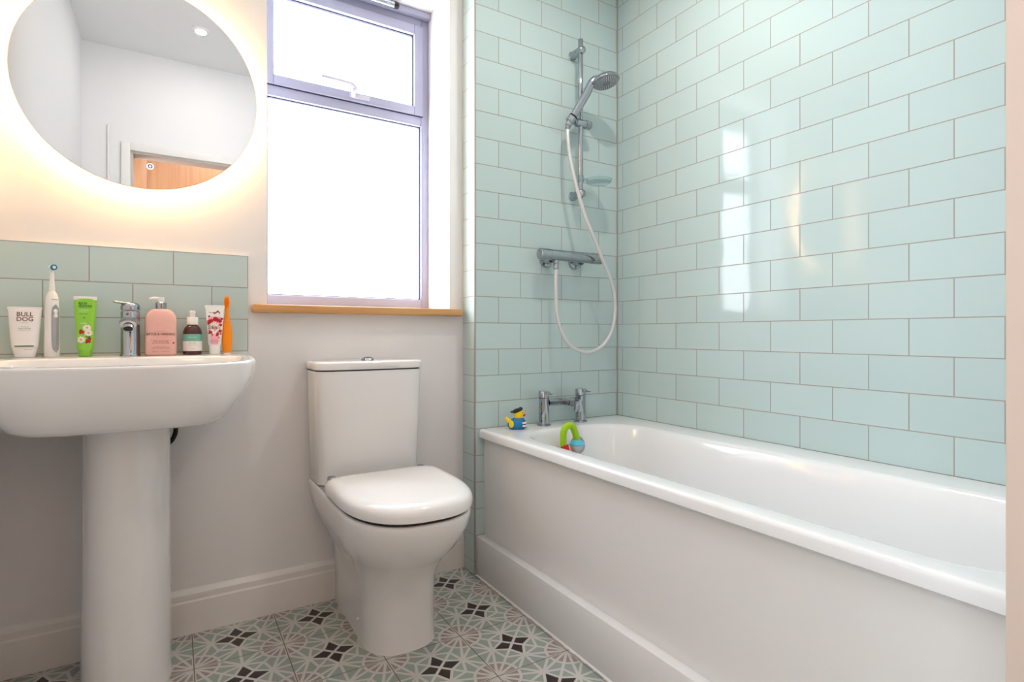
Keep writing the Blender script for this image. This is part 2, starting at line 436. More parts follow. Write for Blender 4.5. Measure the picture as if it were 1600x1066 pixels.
# baseboards
def skirting(bm, x0, x1, yw):
    prof = [(0, 0), (-0.016, 0), (-0.016, 0.098), (-0.013, 0.104), (-0.013, 0.122), (-0.008, 0.130), (-0.004, 0.134), (0, 0.136)]
    loft(bm, [[Vector((x, yw+a, z)) for a, z in prof] for x in (x0, x1)])
bm = B(); skirting(bm, XL, -0.001, 0.0); struct('baseboard_back', bm, 'gloss', angle=20)
bm = B()
for z0, z1, t in ((0, 0.1, 0.016), (0.1, 0.136, 0.012)): box(bm, XL, XL+t, YF, -0.017, z0, z1)
struct('baseboard_left', bm, 'gloss')
bm = B(); box(bm, XL+0.03, DX0-0.057, YF, YF+0.015, 0, 0.136); struct('baseboard_front', bm, 'gloss')
# grey corner bead and inside-corner grout of the tiled walls
bm = B(); box(bm, -0.0025, 0.003, YS-0.0025, YS+0.003, 0, CEIL, 0.001); struct('trim_1', bm, 'grout')
bm = B(); box(bm, XR-0.004, XR, YS-0.004, YS, RIM, CEIL); struct('trim_2', bm, 'grout', smooth=False)
bm = B(); box(bm, -0.006, 0.0, -0.0012, 0.0, 0.0, CEIL); struct('trim_3', bm, 'gloss', smooth=False)

# ------------------------------------------------------------------ window
win = structE('window_1', (WX0, WD, WZ0))
y0, y1 = WD, WD+0.07
bm = B()
box(bm, WX0, -0.695, y0, y1, WZ0, WZ1, 0.003); box(bm, -0.092, WX1, y0, y1, WZ0, WZ1, 0.003)
box(bm, -0.695, -0.092, y0, y1, WZ0, 1.072, 0.003); box(bm, -0.695, -0.092, y0, y1, 1.807, 1.846, 0.003)
box(bm, -0.695, -0.092, y0, y1, 2.225, WZ1, 0.003)
box(bm, WX0, WX1, y0-0.03, y0, 2.255, WZ1, 0.008)
struct('window_frame', at(win, bm), 'frame', win)
bm = B()
ca, cb, cc, cd = -0.697, -0.0885, 1.8475, 2.2235
box(bm, ca, -0.674, y0-0.012, y1-0.01, cc, cd, 0.003); box(bm, -0.126, cb, y0-0.012, y1-0.01, cc, cd, 0.003)
box(bm, -0.674, -0.126, y0-0.012, y1-0.01, cc, 1.883, 0.003); box(bm, -0.674, -0.126, y0-0.012, y1-0.01, 2.185, cd, 0.003)
cas = struct('opening_casement', at(win, bm), 'frame', win)
bm = B()
def ring_gasket(bm, x0, x1, z0, z1, yy, t=0.004):
    box(bm, x0, x0+t, yy, yy+0.012, z0, z1); box(bm, x1-t, x1, yy, yy+0.012, z0, z1)
    box(bm, x0+t, x1-t, yy, yy+0.012, z0, z0+t); box(bm, x0+t, x1-t, yy, yy+0.012, z1-t, z1)
ring_gasket(bm, -0.695, -0.092, 1.072, 1.807, y0+0.012); ring_gasket(bm, -0.674, -0.126, 1.883, 2.185, y0+0.004)
ring_gasket(bm, -0.6995, -0.0865, 1.8445, 2.2265, y0-0.004, 0.0025)
struct('window_gasket', at(win, bm), 'gasket', win, smooth=False)
bm = B(); box(bm, -0.695, -0.092, y0+0.026, y0+0.032, 1.072, 1.807)
struct('window_pane', at(win, bm), 'pane', win, smooth=False)
bm = B(); box(bm, -0.674, -0.126, y0+0.018, y0+0.024, 1.883, 2.185)
struct('window_pane', at(win, bm), 'pane', win, smooth=False)
# lever handle
bm = B(); yh = y0-0.012
box(bm, -0.398, -0.318, yh-0.006, yh, 1.858, 1.876, 0.003)
lathe(bm, [(0.011, 0), (0.011, 0.02), (0.008, 0.024)], 20, (-0.384, yh, 1.884), (0, -1, 0))
tube(bm, smooth_path([(-0.384, yh-0.004, 1.862), (-0.386, yh-0.016, 1.874), (-0.384, yh-0.022, 1.885)], 6), 0.009, 12)
tube(bm, smooth_path([(-0.378, yh-0.022, 1.882), (-0.392, yh-0.026, 1.897), (-0.42, yh-0.028, 1.900), (-0.47, yh-0.029, 1.901), (-0.512, yh-0.028, 1.902)], 6), 0.0105, 12, sx=0.75)
struct('window_handle', at(win, bm), 'handle', win)
bm = B(); box(bm, -0.770, -0.018, -0.040, 0.0, WZ0-0.027, WZ0, 0.004, 3)
box(bm, WX0+0.0005, WX1-0.0005, -0.004, WD, WZ0-0.027, WZ0)
struct('window_sill', at(win, bm), 'oak', win)
bl = thing('roller_blind', 'silver blind roller with black end cap under the window head', 'blind', (-0.46, 0.165, 2.2585))
bm = B(); lathe(bm, [(0.0125, -0.25), (0.0125, 0.232)], 20, (0, 0, 0), (1, 0, 0)); obj('roller_tube', bm, 'chrome_dull', bl)
bm = B(); lathe(bm, [(0.0135, 0.232), (0.0135, 0.246), (0.010, 0.252)], 20, (0, 0, 0), (1, 0, 0)); obj('end_cap', bm, 'black', bl)
bm = B(); box(bm, -0.24, -0.225, -0.012, 0.012, -0.008, 0.0245); obj('bracket', bm, 'frame', bl)
bm = B(); box(bm, 0.2, 0.215, -0.012, 0.012, -0.008, 0.0245); obj('bracket', bm, 'frame', bl)

# ------------------------------------------------------------------ mirror with warm halo
mx, mz, mr = -1.061, 1.6545, 0.302
mi_ = thing('round_mirror', 'large round backlit mirror with warm halo above the wash basin', 'mirror', (mx, 0, mz))
bm = B(); lathe(bm, [(mr-0.0015, 0.040), (mr, 0.0415), (mr, 0.0445), (mr-0.0015, 0.0455)], 128, (0, 0, 0), (0, -1, 0), cap1=True)
g = obj('mirror_glass', bm, ['mirror', 'mirror_edge'], mi_, angle=30)
for p in g.data.polygons:
    if abs(p.normal.y) < 0.9: p.material_index = 1
bm = B(); lathe(bm, [(0.25, 0.0), (0.25, 0.0395)], 96, (0, 0, 0), (0, -1, 0)); obj('backing_plate', bm, 'white_pl', mi_)
bm = B(); lathe(bm, [(0.2505, 0.012), (0.262, 0.012), (0.262, 0.032), (0.2505, 0.032)], 96, (0, 0, 0), (0, -1, 0), cap0=False, cap1=False)
obj('light_strip', bm, 'led', mi_)
bm = B()
def ringdisc(bm, r0, r1, y, c, n=28):
    for i in range(n):
        a, b = 2*PI*i/n, 2*PI*(i+1)/n
        quad(bm, [(c[0]+r*math.cos(t), y, c[1]+r*math.sin(t)) for r, t in ((r0, a), (r1, a), (r1, b), (r0, b))])
tc = (0.015, 0.004-0.245+0.007)
ringdisc(bm, 0.0065, 0.009, -0.0462, tc); ringdisc(bm, 0.0001, 0.0028, -0.0462, tc)
sw = obj('touch_switch', bm, 'icon', mi_, smooth=False)
bm = B(); ringdisc(bm, 0.0028, 0.0065, -0.0460, tc); obj('switch_ring', bm, 'icon_dark', sw, smooth=False)

# ------------------------------------------------------------------ splashback
bm = B(); box(bm, XL, -0.7811, -0.009, 0.0, 0.862, 1.1798, 0.0008, 1)
sp = obj('splashback', bm, 'tile_splash', smooth=False)
tag(sp, 'pale green tiled splashback on the wall behind the wash basin', 'splashback')
bm = B(); box(bm, XL, -0.7795, -0.0095, 0.0, 1.1798, 1.1822); box(bm, -0.7811, -0.7795, -0.0095, 0.0, 0.868, 1.1798)
obj('edge_trim', bm, 'white_pl', sp, smooth=False)

# ------------------------------------------------------------------ wash basin on pedestal
BX = -1.093
bas = thing('wash_basin', 'white ceramic wash basin on a full pedestal under the round mirror', 'basin', (BX, -0.19, 0))
def zt(z, y): return z+0.010+0.028*max(y, -0.5) if z > 0.8 else z
rings = []
for z, w_, d, R, n in ((0.692, 0.12, 0.30, 0.20, 4.0), (0.6935, 0.188, 0.385, 0.20, 4.5), (0.699, 0.209, 0.407, 0.20, 4.5), (0.709, 0.226, 0.417, 0.20, 4.4), (0.732, 0.249, 0.431, 0.22, 4.0), (0.775, 0.282, 0.447, 0.25, 3.6), (0.815, 0.301, 0.456, 0.26, 3.2), (0.846, 0.3075, 0.460, 0.27, 2.9)):
    rings.append(dring(BX, w_, -0.0005, -d, R, z, n, 0.01))
for z, i in ((0.8560, 0.0), (0.8585, 0.0015), (0.860, 0.004), (0.8605, 0.008)):
    rings.append(dring(BX, 0.3075-i, -0.0005, -0.46+i, 0.27-i, z-0.004, 2.9, 0.01, zt))
for z, i, yb in ((0.8605, 0.0, -0.135), (0.8595, 0.003, -0.138), (0.856, 0.007, -0.142), (0.84, 0.012, -0.147), (0.80, 0.03, -0.16), (0.765, 0.07, -0.19), (0.748, 0.13, -0.22), (0.745, 0.2, -0.26)):
    rings.append(dring(BX, 0.280-i, yb, -0.435+i*0.8, 0.21-i*0.5, z-0.004, 2.8, max(0.07-i*0.3, 0.01), zt))
bm = B(); loft(bm, rings)
obj('basin', at(bas, bm), 'ceramic', bas, angle=50)
bm = B()
loft(bm, [dring(BX, w_, -0.085, -d, 0.12, z, 2.25, 0.02) for z, w_, d in ((0.0, 0.103, 0.300), (0.008, 0.102, 0.298), (0.03, 0.1005, 0.294), (0.35, 0.0985, 0.288), (0.64, 0.098, 0.285), (0.69, 0.098, 0.285))])
ped = obj('pedestal', at(bas, bm), 'ceramic', bas, angle=50)
hs = thing('flexible_hose', 'black flexible hose looping behind the basin pedestal', 'hose', (-1.02, -0.05, 0.6))
bm = B(); tube(bm, smooth_path([(-1.030, -0.062, 0.6885), (-0.999, -0.05, 0.672), (-0.982, -0.045, 0.645), (-0.992, -0.04, 0.608), (-1.03, -0.035, 0.575), (-1.04, -0.02, 0.54), (-1.04, -0.0012, 0.53)], 8), 0.0065, 12)
obj('hose_tube', at(hs, bm), 'rubber', hs)
bm = B(); lathe(bm, [(0.009, 0), (0.009, 0.02)], 6, (-1.04, -0.0005, 0.53), (0, -1, 0)); obj('hose_nut', at(hs, bm), 'chrome', hs)

# ------------------------------------------------------------------ basin mixer
DECK = 0.8645
def deck(y): return 0.8665+0.028*y - 0.0001
tp = thing('basin_tap', 'chrome single lever mixer tap in the middle of the basin deck', 'tap', (BX, -0.062, deck(-0.062)))
bm = B(); lathe(bm, [(0.0255, 0), (0.0255, 0.003), (0.0235, 0.006), (0.0230, 0.09), (0.0235, 0.124), (0.022, 0.128), (0.012, 0.130)], 40)
obj('tap_body', bm, 'chrome', tp)
bm = B()
sp_ = smooth_path([(0, -0.010, 0.094), (0, -0.040, 0.097), (0, -0.072, 0.095), (0, -0.094, 0.088)], 6)
tube(bm, sp_, [0.0232]*8+[0.0230, 0.0228, 0.0226, 0.0224, 0.0222, 0.0220, 0.0216, 0.0211, 0.0205, 0.0200, 0.0195], 28, sx=0.62)
spo = obj('spout', bm, 'chrome', tp)
bm = B(); lathe(bm, [(0.0128, -0.004), (0.0128, 0.003), (0.0110, 0.0034), (0.0105, 0.002)], 24, (0, -0.0945, 0.0795), (0, -0.62, -0.78), cap1=False); obj('aerator', bm, 'chrome', spo)
bm = B(); lathe(bm, [(0.0106, 0.0010), (0.0106, 0.0022)], 24, (0, -0.0945, 0.0795), (0, -0.62, -0.78)); obj('outlet_mesh', bm, 'dark', spo)
bm = B()
lathe(bm, [(0.0235, 0.131), (0.0238, 0.140), (0.0225, 0.146), (0.0185, 0.1505), (0.011, 0.153), (0.002, 0.154)], 36)
lv = smooth_path([(0.010, 0.002, 0.1475), (-0.006, -0.004, 0.1505), (-0.022, -0.010, 0.1515), (-0.038, -0.015, 0.1545)], 5)
tube(bm, lv, [0.0135-0.0004*i for i in range(len(lv))], 16, sx=0.40, sy=1.15)
obj('lever', bm, 'chrome', tp)
bm = B(); lathe(bm, [(0.0032, 0), (0.0032, 0.0012)], 16, (-0.006, -0.0228, 0.119), (0, -1, 0)); obj('temperature_dot', bm, 'icon_dark', tp)

# ------------------------------------------------------------------ toiletries on the basin deck
def squeeze_tube(t, H0, H1, wb, wt, db, m, crimp=None, cap=None, capw=None):
    """flattened tube standing on its cap: elliptic at H0, flat crimp at H1; returns front surface mapping"""
    def wd(v):
        s = max(0.0, min(1.0, (v-H0)/(H1-H0)))
        return wb+(wt-wb)*s**0.9, db*(1-s)**0.75+0.0011
    def fn(u, v, e=0.0006):
        w_, d = wd(v); return Vector((u, -d*math.sqrt(max(0.0, 1-min(1, abs(u)/w_)**2.4))-e, v))
    bm = B(); rs = []
    for i in range(25):
        v = H0+(H1-H0)*i/24; w_, d = wd(v)
        rs.append([Vector((w_*math.copysign(abs(math.cos(a))**(2/2.4), math.cos(a)), d*math.copysign(abs(math.sin(a))**(2/2.4), math.sin(a)), v)) for a in (2*PI*k/40 for k in range(40))])
    loft(bm, rs); b = obj('tube_body', bm, m, t)
    if crimp:
        bm = B(); h = crimp[1]
        box(bm, -wt-0.0006, wt+0.0006, -0.0022, 0.0022, H1-h, H1+0.0006, 0.0006, 1); obj('crimped_end', bm, crimp[0], t)
    if cap:
        bm = B(); a, b_ = capw
        loft(bm, [[Vector((s*w_*math.cos(q), s*(db*0.95 if z > 0 else db*0.8)*math.sin(q), z)) for q in (2*PI*k/40 for k in range(40))] for z, w_, s in ((0, a, 0.96), (0.0015, a, 1.0), (H0-0.0015, b_, 1.0), (H0, b_, 0.97))])
        obj('cap', bm, cap, t)
    return fn

# white face scrub tube
t = thing('face_scrub_tube', 'white squeeze tube with bold dark brown lettering and thin dark green stripe', 'toiletry', (-1.3235, -0.062, deck(-0.062)), rotz=0.05)
fn = squeeze_tube(t, 0.028, 0.134, 0.0275, 0.0345, 0.017, 'white_pl', ('white_pl', 0.006), 'white_pl', (0.0205, 0.0268))
bm = B()
put_text(bm, 'BULL', 0.001, 0.1095, 0.033, fn, 0.0115, bold=0.012); put_text(bm, 'DOG', 0.001, 0.0965, 0.033, fn, 0.0115, bold=0.012)
obj('brand_lettering', bm, 'brown_ink', t, smooth=False)
bm = B(); put_text(bm, 'ORIGINAL', 0.001, 0.0805, 0.017, fn, 0.0024); put_band(bm, -0.012, 0.014, 0.0715, 0.0722, fn, 3); obj('small_lettering', bm, 'lime_ink', t, smooth=False)
bm = B(); put_text(bm, 'Face Scrub', 0.001, 0.0755, 0.024, fn, 0.0032); put_text(bm, 'skincare', 0.001, 0.0915, 0.013, fn, 0.0018); obj('product_lettering', bm, 'green_ink', t, smooth=False)
bm = B(); put_band(bm, -0.0262, 0.0262, 0.0295, 0.0322, fn, 14); obj('green_stripe', bm, 'green_ink', t)
bm = B(); put_band(bm, 0.0, 0.017, 0.0212, 0.0218, lambda u, v: Vector((u, -0.0166*math.sqrt(1-(u/0.0268)**2)-0.0006, v)), 6); obj('cap_seam', bm, 'grey_ink', t)

# electric toothbrush
t = thing('electric_toothbrush', 'white electric toothbrush with grey grip panel and blue bristles', 'toothbrush', (-1.268, -0.060, deck(-0.060)), rotz=0.62)
bm = B()
rs = []
for z, r in ((0, 0.0150), (0.002, 0.0165), (0.03, 0.0168), (0.09, 0.0162), (0.14, 0.0150), (0.160, 0.0140), (0.170, 0.0115), (0.176, 0.0085), (0.1785, 0.007)):
    rs.append([Vector((r*math.cos(a), r*1.05*math.sin(a), z)) for a in (2*PI*k/32 for k in range(32))])
loft(bm, rs); obj('handle', bm, 'white_pl', t)
def hfn(u, v, e=0.0012): return Vector((u, -0.0172*math.sqrt(max(0, 1-(u/0.0165)**2))*(1-0.08*max(0, v-0.05)/0.1)-e, v))
bm = B()
N = 10
for j in range(16):
    for i in range(N):
        def hw(v): q = min(1, abs((v-0.0775)/0.0655)); return 0.0092*(1-q**6)**0.5+0.0001
        va, vb = 0.012+0.131*j/16, 0.012+0.131*(j+1)/16
        quad(bm, [hfn(hw(va)*(-1+2*i/N), va), hfn(hw(va)*(-1+2*(i+1)/N), va), hfn(hw(vb)*(-1+2*(i+1)/N), vb), hfn(hw(vb)*(-1+2*i/N), vb)])
bmesh.ops.remove_doubles(bm, verts=bm.verts, dist=1e-5)
gp = obj('grip_panel', bm, 'silver_grey', t)
bm = B(); sphere(bm, hfn(0, 0.124, 0), 0.0062, 16, 10, 0.85, 0.5, 1.0); sphere(bm, hfn(0, 0.112, 0), 0.0062, 16, 10, 0.85, 0.5, 1.0); sphere(bm, hfn(0, 0.118, 0), 0.005, 16, 8, 0.8, 0.5, 1.3)
obj('power_button', bm, 'white_pl', t)
bm = B()
for k in range(7): put_text(bm, '=', 0.002, 0.036+0.009*k, 0.004, lambda u, v: hfn(u, v, 0.0018), 0.003)
put_band(bm, -0.004, 0.004, 0.022, 0.0235, lambda u, v: hfn(u, v, 0.0018), 3)
obj('panel_marking', bm, 'grey_ink', t, smooth=False)
bm = B(); put_band(bm, -0.008, 0.008, 0.1548, 0.1566, lambda u, v: hfn(u, v, 0.0004), 6); obj('maker_mark', bm, 'grey_ink', t)
bm = B(); lathe(bm, [(0.0068, 0.179), (0.0066, 0.186), (0.0046, 0.215), (0.0038, 0.236), (0.0040, 0.243), (0.002, 0.246)], 20); lathe(bm, [(0.0070, 0), (0.0074, 0.002), (0.0074, 0.006), (0.006, 0.0075)], 20, (0, 0.003, 0.243), (0, -1, 0))
nk = obj('brush_neck', bm, 'white_pl', t)
bm = B()
for i in range(20):
    a = 2*PI*i/20; lathe(bm, [(0.0013, 0), (0.0011, 0.0075)], 6, (0.0056*math.cos(a), -0.0042, 0.243+0.0066*math.sin(a)), (0, -1, 0))
obj('blue_bristles', bm, 'blue_bristle', nk)
bm = B(); lathe(bm, [(0.0042, 0), (0.0042, 0.0065), (0.003, 0.007)], 14, (0, -0.0042, 0.243), (0, -1, 0)); obj('white_bristles', bm, 'white_pl', nk)

# green toothpaste tube
t = thing('herbal_toothpaste_tube', 'bright green toothpaste tube with daisies and white crimped end', 'toothpaste', (-1.196, -0.060, deck(-0.060)), rotz=0.03)
fn = squeeze_tube(t, 0.0185, 0.166, 0.0185, 0.0255, 0.0150, 'green', ('white_pl', 0.009), 'green', (0.0150, 0.0158))
bm = B(); put_text(bm, 'eco', -0.0055, 0.1445, 0.019, fn, 0.0062, bold=0.005); put_text(bm, 'denta', 0.0, 0.1375, 0.030, fn, 0.0078, bold=0.005); put_band(bm, -0.014, 0.014, 0.1352, 0.1358, fn, 4)
obj('brand_lettering', bm, 'green_ink', t, smooth=False)
bm = B(); put_text(bm, 'TOOTHPASTE', -0.003, 0.128, 0.021, fn, 0.0022); put_text(bm, 'gentle care', -0.005, 0.123, 0.015, fn, 0.0024); put_text(bm, 'COSMOS', -0.003, 0.0905, 0.017, fn, 0.0032, bold=0.01)
obj('small_lettering', bm, 'white_pl', t, smooth=False)
bm = B(); put_text(bm, 'with herbal extracts', -0.003, 0.117, 0.020, fn, 0.0022); put_text(bm, '+', -0.002, 0.105, 0.005, fn, 0.005)
obj('herb_lettering', bm, 'green_ink', t, smooth=False)
E1 = lambda e: (lambda u, v: fn(u, v, e))
bm = B()
for u, v in ((0.0040, 0.0795), (0.0075, 0.0655), (-0.0085, 0.0470)): put_disc(bm, u, v, 0.0104, E1(0.0010), lobes=9, depth=0.32, sx=1.0)
dz = obj('daisy_petals', bm, 'label', t, smooth=False)
bm = B()
for u, v in ((0.0045, 0.0800), (0.0078, 0.0658), (-0.0088, 0.0472)): put_disc(bm, u, v, 0.0029, E1(0.0014), 14)
obj('daisy_centres', bm, 'yellow', dz, smooth=False)
bm = B()
for u, v, r in ((-0.009, 0.071, 0.0044), (-0.0045, 0.067, 0.0040), (-0.0105, 0.065, 0.003), (0.006, 0.045, 0.0044), (0.0105, 0.049, 0.0038), (0.0095, 0.0415, 0.0036), (0.0035, 0.0395, 0.003)): put_disc(bm, u, v, r, E1(0.0008), 14)
obj('berry_print', bm, 'berry', t, smooth=False)
bm = B()
put_poly(bm, [(-0.016, 0.0375), (-0.003, 0.0375), (-0.002, 0.041), (-0.008, 0.045), (-0.0155, 0.044)], E1(0.0007))
for u, v, q in ((0.012, 0.056, 0.4), (0.0055, 0.0545, 2.3), (0.009, 0.0535, 1.2)):
    put_poly(bm, [(u+0.006*math.cos(q), v+0.006*math.sin(q)), (u+0.002*math.cos(q+1.57), v+0.002*math.sin(q+1.57)), (u-0.006*math.cos(q), v-0.006*math.sin(q)), (u-0.002*math.cos(q+1.57), v-0.002*math.sin(q+1.57))], E1(0.0007))
obj('leaf_print', bm, 'leaf', t, smooth=False)

# pink pump bottle
t = thing('hand_wash_bottle', 'pink pump bottle of hand wash with chrome collar beside the tap', 'soap bottle', (-1.0185, -0.064, deck(-0.064)), rotz=0.0)
def rr(wx, wy, z, n=4.0, N=48):
    return [Vector((wx*math.copysign(abs(math.cos(a))**(2/n), math.cos(a)), wy*math.copysign(abs(math.sin(a))**(2/n), math.sin(a)), z)) for a in (2*PI*k/N for k in range(N))]
PW, PD = 0.0395, 0.024
bm = B(); rs = [rr(PW-0.005, PD-0.004, 0), rr(PW-0.001, PD-0.001, 0.003), rr(PW, PD, 0.007), rr(PW, PD, 0.100)]
for i in range(1, 11):
    a = PI/2*i/10; rs.append(rr(0.0135+(PW-0.0135)*math.cos(a)**0.9, 0.0135+(PD-0.0135)*math.cos(a)**0.9, 0.100+0.036*math.sin(a), 4-1.9*i/10))
loft(bm, rs); obj('bottle_body', bm, 'pink', t)
bm = B(); lathe(bm, [(0.0138, 0.1365), (0.0142, 0.138), (0.0142, 0.154), (0.0125, 0.1555)], 32); obj('pump_collar', bm, 'chrome', t)
bm = B(); lathe(bm, [(0.0090, 0.156), (0.0085, 0.166), (0.0092, 0.1685), (0.0085, 0.1705), (0.003, 0.171)], 24)
tube(bm, smooth_path([(0.0, -0.0, 0.1675), (-0.012, -0.002, 0.168), (-0.022, -0.003, 0.1675), (-0.029, -0.0035, 0.165)], 5), [0.0038]*8+[0.0036, 0.0035, 0.0033, 0.0031, 0.003, 0.0029, 0.0028, 0.0026], 12)
obj('pump_head', bm, 'white_pl', t)
pf = lambda u, v, e=0.0006: Vector((u, -PD*(max(0, 1-(abs(u)/PW)**4))**0.25-e, v))
bm = B(); put_text(bm, 'BAYLIS & HARDING', 0.0, 0.0585, 0.070, pf, 0.0078, bold=0.008); put_text(bm, 'PINK BLOSSOM', 0, 0.0395, 0.036, pf, 0.0032, bold=0.006); put_text(bm, '& LOTUS FLOWER', 0, 0.0345, 0.042, pf, 0.0032, bold=0.006); put_text(bm, 'LUXURY HAND WASH', 0, 0.0215, 0.042, pf, 0.0028)
obj('brand_lettering', bm, 'brown_ink', t, smooth=False)
bm = B(); put_text(bm, 'E N G L A N D', 0, 0.0525, 0.038, pf, 0.0022); put_text(bm, 'ESTABLISHED', 0, 0.069, 0.022, pf, 0.0018); put_text(bm, 'MADE IN ENGLAND', 0, 0.0262, 0.026, pf, 0.0015); put_text(bm, '500 ml   16.9 fl oz', 0, 0.0105, 0.042, pf, 0.003)
obj('small_lettering', bm, 'mauve_ink', t, smooth=False)
for q in (0.0447, 0.0186):
    bm = B(); put_band(bm, -0.026, 0.026, q, q+0.0005, pf, 6); obj('label_rule', bm, 'mauve_ink', t, smooth=False)
bm = B(); put_disc(bm, 0.031, 0.0365, 0.003, pf, lobes=5); obj('flower_emblem', bm, 'berry', t, smooth=False)
bm = B()
arc = [(-0.022+0.058*i/20, 0.078+0.022*math.sin(PI*(i/20)**0.6)) for i in range(21)]
for (a, b), (c, d) in zip(arc, arc[1:]): put_poly(bm, [(a, b), (c, d), (c, d+0.0016), (a, b+0.0016)], pf)
arc = [(-0.036+0.022*i/12, 0.04+0.05*(i/12)**1.6) for i in range(13)]
for (a, b), (c, d) in zip(arc, arc[1:]): put_poly(bm, [(a, b), (c, d), (c, d+0.004), (a, b+0.004)], pf)
obj('petal_print', bm, 'pink_pale', t, smooth=False)

# amber bottle
t = thing('amber_bottle', 'small amber brown bottle with teal and white label and white pump', 'bottle', (-0.9385, -0.056, deck(-0.056)))
bm = B(); lathe(bm, [(0.021, 0), (0.0245, 0.0015), (0.0255, 0.005), (0.0255, 0.064), (0.0245, 0.072), (0.0215, 0.080), (0.017, 0.086), (0.0135, 0.089), (0.0130, 0.095)], 40); obj('bottle_body', bm, 'amber', t)
bm = B(); lathe(bm, [(0.0155, 0.0905), (0.0158, 0.0915), (0.0150, 0.112), (0.0140, 0.1135)], 32); obj('collar', bm, 'white_pl', t)
bm = B(); lathe(bm, [(0.0070, 0.1138), (0.0070, 0.124), (0.0080, 0.1255), (0.0082, 0.131), (0.0070, 0.133)], 24); tube(bm, [(0, -0.004, 0.128), (0.004, -0.013, 0.1275)], 0.0035, 12); obj('pump_head', bm, 'white_pl', t)
def cyl_band(bm, r, z0, z1, n=40, a0=-PI*0.93, a1=-PI*0.07):
    for i in range(n):
        a, b = a0+(a1-a0)*i/n, a0+(a1-a0)*(i+1)/n
        quad(bm, [(r*math.cos(a), r*math.sin(a), z0), (r*math.cos(b), r*math.sin(b), z0), (r*math.cos(b), r*math.sin(b), z1), (r*math.cos(a), r*math.sin(a), z1)])
bm = B(); cyl_band(bm, 0.0259, 0.0115, 0.041); lb = obj('label', bm, 'label', t)
bm = B(); cyl_band(bm, 0.0259, 0.0411, 0.062); obj('label_top', bm, 'teal', t)['label'] = 'teal upper label'
cf = lambda u, v, e=0.0: Vector((0.0262*math.sin(u/0.0262), -0.0262*math.cos(u/0.0262), v))
bm = B(); put_text(bm, 'baby care', 0, 0.0505, 0.022, cf, 0.0042); obj('title_lettering', bm, 'label', t, smooth=False)
bm = B(); put_text(bm, 'Calming', 0, 0.0365, 0.018, cf, 0.003); put_text(bm, 'Hand Wash', 0, 0.0325, 0.02, cf, 0.0028); put_text(bm, 'lavender & chamomile', 0, 0.0285, 0.032, cf, 0.002); put_text(bm, '100 ml', 0, 0.017, 0.010, cf, 0.0022)
obj('label_lettering', bm, 'grey_ink', t, smooth=False)

# children's toothpaste tube
t = thing('strawberry_toothpaste_tube', 'white and red toothpaste tube with strawberries and multicoloured lettering', 'toothpaste', (-0.8790, -0.060, deck(-0.060)), rotz=-0.12)
fn = squeeze_tube(t, 0.029, 0.150, 0.0175, 0.0260, 0.0150, 'white_pl', ('white_pl', 0.010), 'white_pl', (0.0150, 0.0158))
E2 = lambda e: (lambda u, v: fn(u, v, e))
def fw(v): return 0.0175+0.0085*((v-0.029)/0.121)**0.9
bm = B()
for j in range(10):
    va, vb = 0.031+0.085*j/10, 0.031+0.085*(j+1)/10
    for i in range(8):
        a, b = -0.95+1.9*i/8, -0.95+1.9*(i+1)/8
        put_poly(bm, [(a*fw(va), va), (b*fw(va), va), (b*fw(vb), vb), (a*fw(vb), vb)], E2(0.0005))
obj('rose_print', bm, 'pink_fade', t)
bm = B(); put_disc(bm, -0.001, 0.0800, 0.0225, E2(0.0009), lobes=12, depth=0.35, sx=0.72); obj('splash_burst', bm, 'label', t, smooth=False)
bm = B()
for u, v, r in ((-0.015, 0.100, 0.0066), (-0.009, 0.103, 0.0055), (0.002, 0.108, 0.0070), (0.009, 0.105, 0.0055), (0.015, 0.102, 0.005), (0.019, 0.109, 0.0036), (-0.018, 0.094, 0.004), (0.0165, 0.090, 0.004), (-0.016, 0.070, 0.0055), (-0.010, 0.0675, 0.0045), (0.0155, 0.0715, 0.0048), (-0.015, 0.1165, 0.003), (-0.006, 0.0605, 0.0024), (0.012, 0.051, 0.002), (0.017, 0.063, 0.003)): put_disc(bm, u, v, r, E2(0.0012), 14)
put_poly(bm, [(0.006, 0.0665), (0.011, 0.067), (0.0122, 0.062), (0.009, 0.055), (0.004, 0.056), (0.003, 0.061)], E2(0.0013))
obj('strawberry_print', bm, 'berry', t, smooth=False)
bm = B(); put_poly(bm, [(-0.0185, 0.066), (-0.013, 0.0655), (-0.013, 0.063), (-0.018, 0.062)], E2(0.0014)); put_poly(bm, [(0.006, 0.0685), (0.0085, 0.0665), (0.0115, 0.068), (0.009, 0.0695)], E2(0.0015)); obj('leaf_print', bm, 'leaf', t, smooth=False)
for ch, u, c in (('S', -0.0150, 'blue_ink'), ('p', -0.0092, 'orange_ink'), ('l', -0.0052, 'leaf'), ('a', -0.0010, 'orange_ink'), ('s', 0.0048, 'blue_ink'), ('h', 0.0105, 'yellow')):
    bm = B(); put_text(bm, ch, u, 0.0775-(0.003 if ch == 'p' else 0), 0.0022 if ch == 'l' else 0.0050, E2(0.0018), 0.0115 if ch in 'Slhp' else 0.0075, bold=0.02); obj('lettering', bm, c, t, smooth=False)
bm = B()
sw_ = [(-0.003+0.0175*i/12, 0.1285-0.0035*math.sin(2.2*PI*i/12+0.4)) for i in range(13)]
for (a, b), (c, d) in zip(sw_, sw_[1:]): put_poly(bm, [(a, b), (c, d), (c, d+0.0028), (a, b+0.0028)], E2(0.0010))
obj('red_swoosh', bm, 'berry', t, smooth=False)
bm = B()
for (a, b), (c, d) in zip(sw_, sw_[1:]): put_poly(bm, [(a, b-0.0022), (c, d-0.0022), (c, d-0.0010), (a, b-0.0010)], E2(0.0011))
obj('navy_swoosh', bm, 'navy_ink', t, smooth=False)
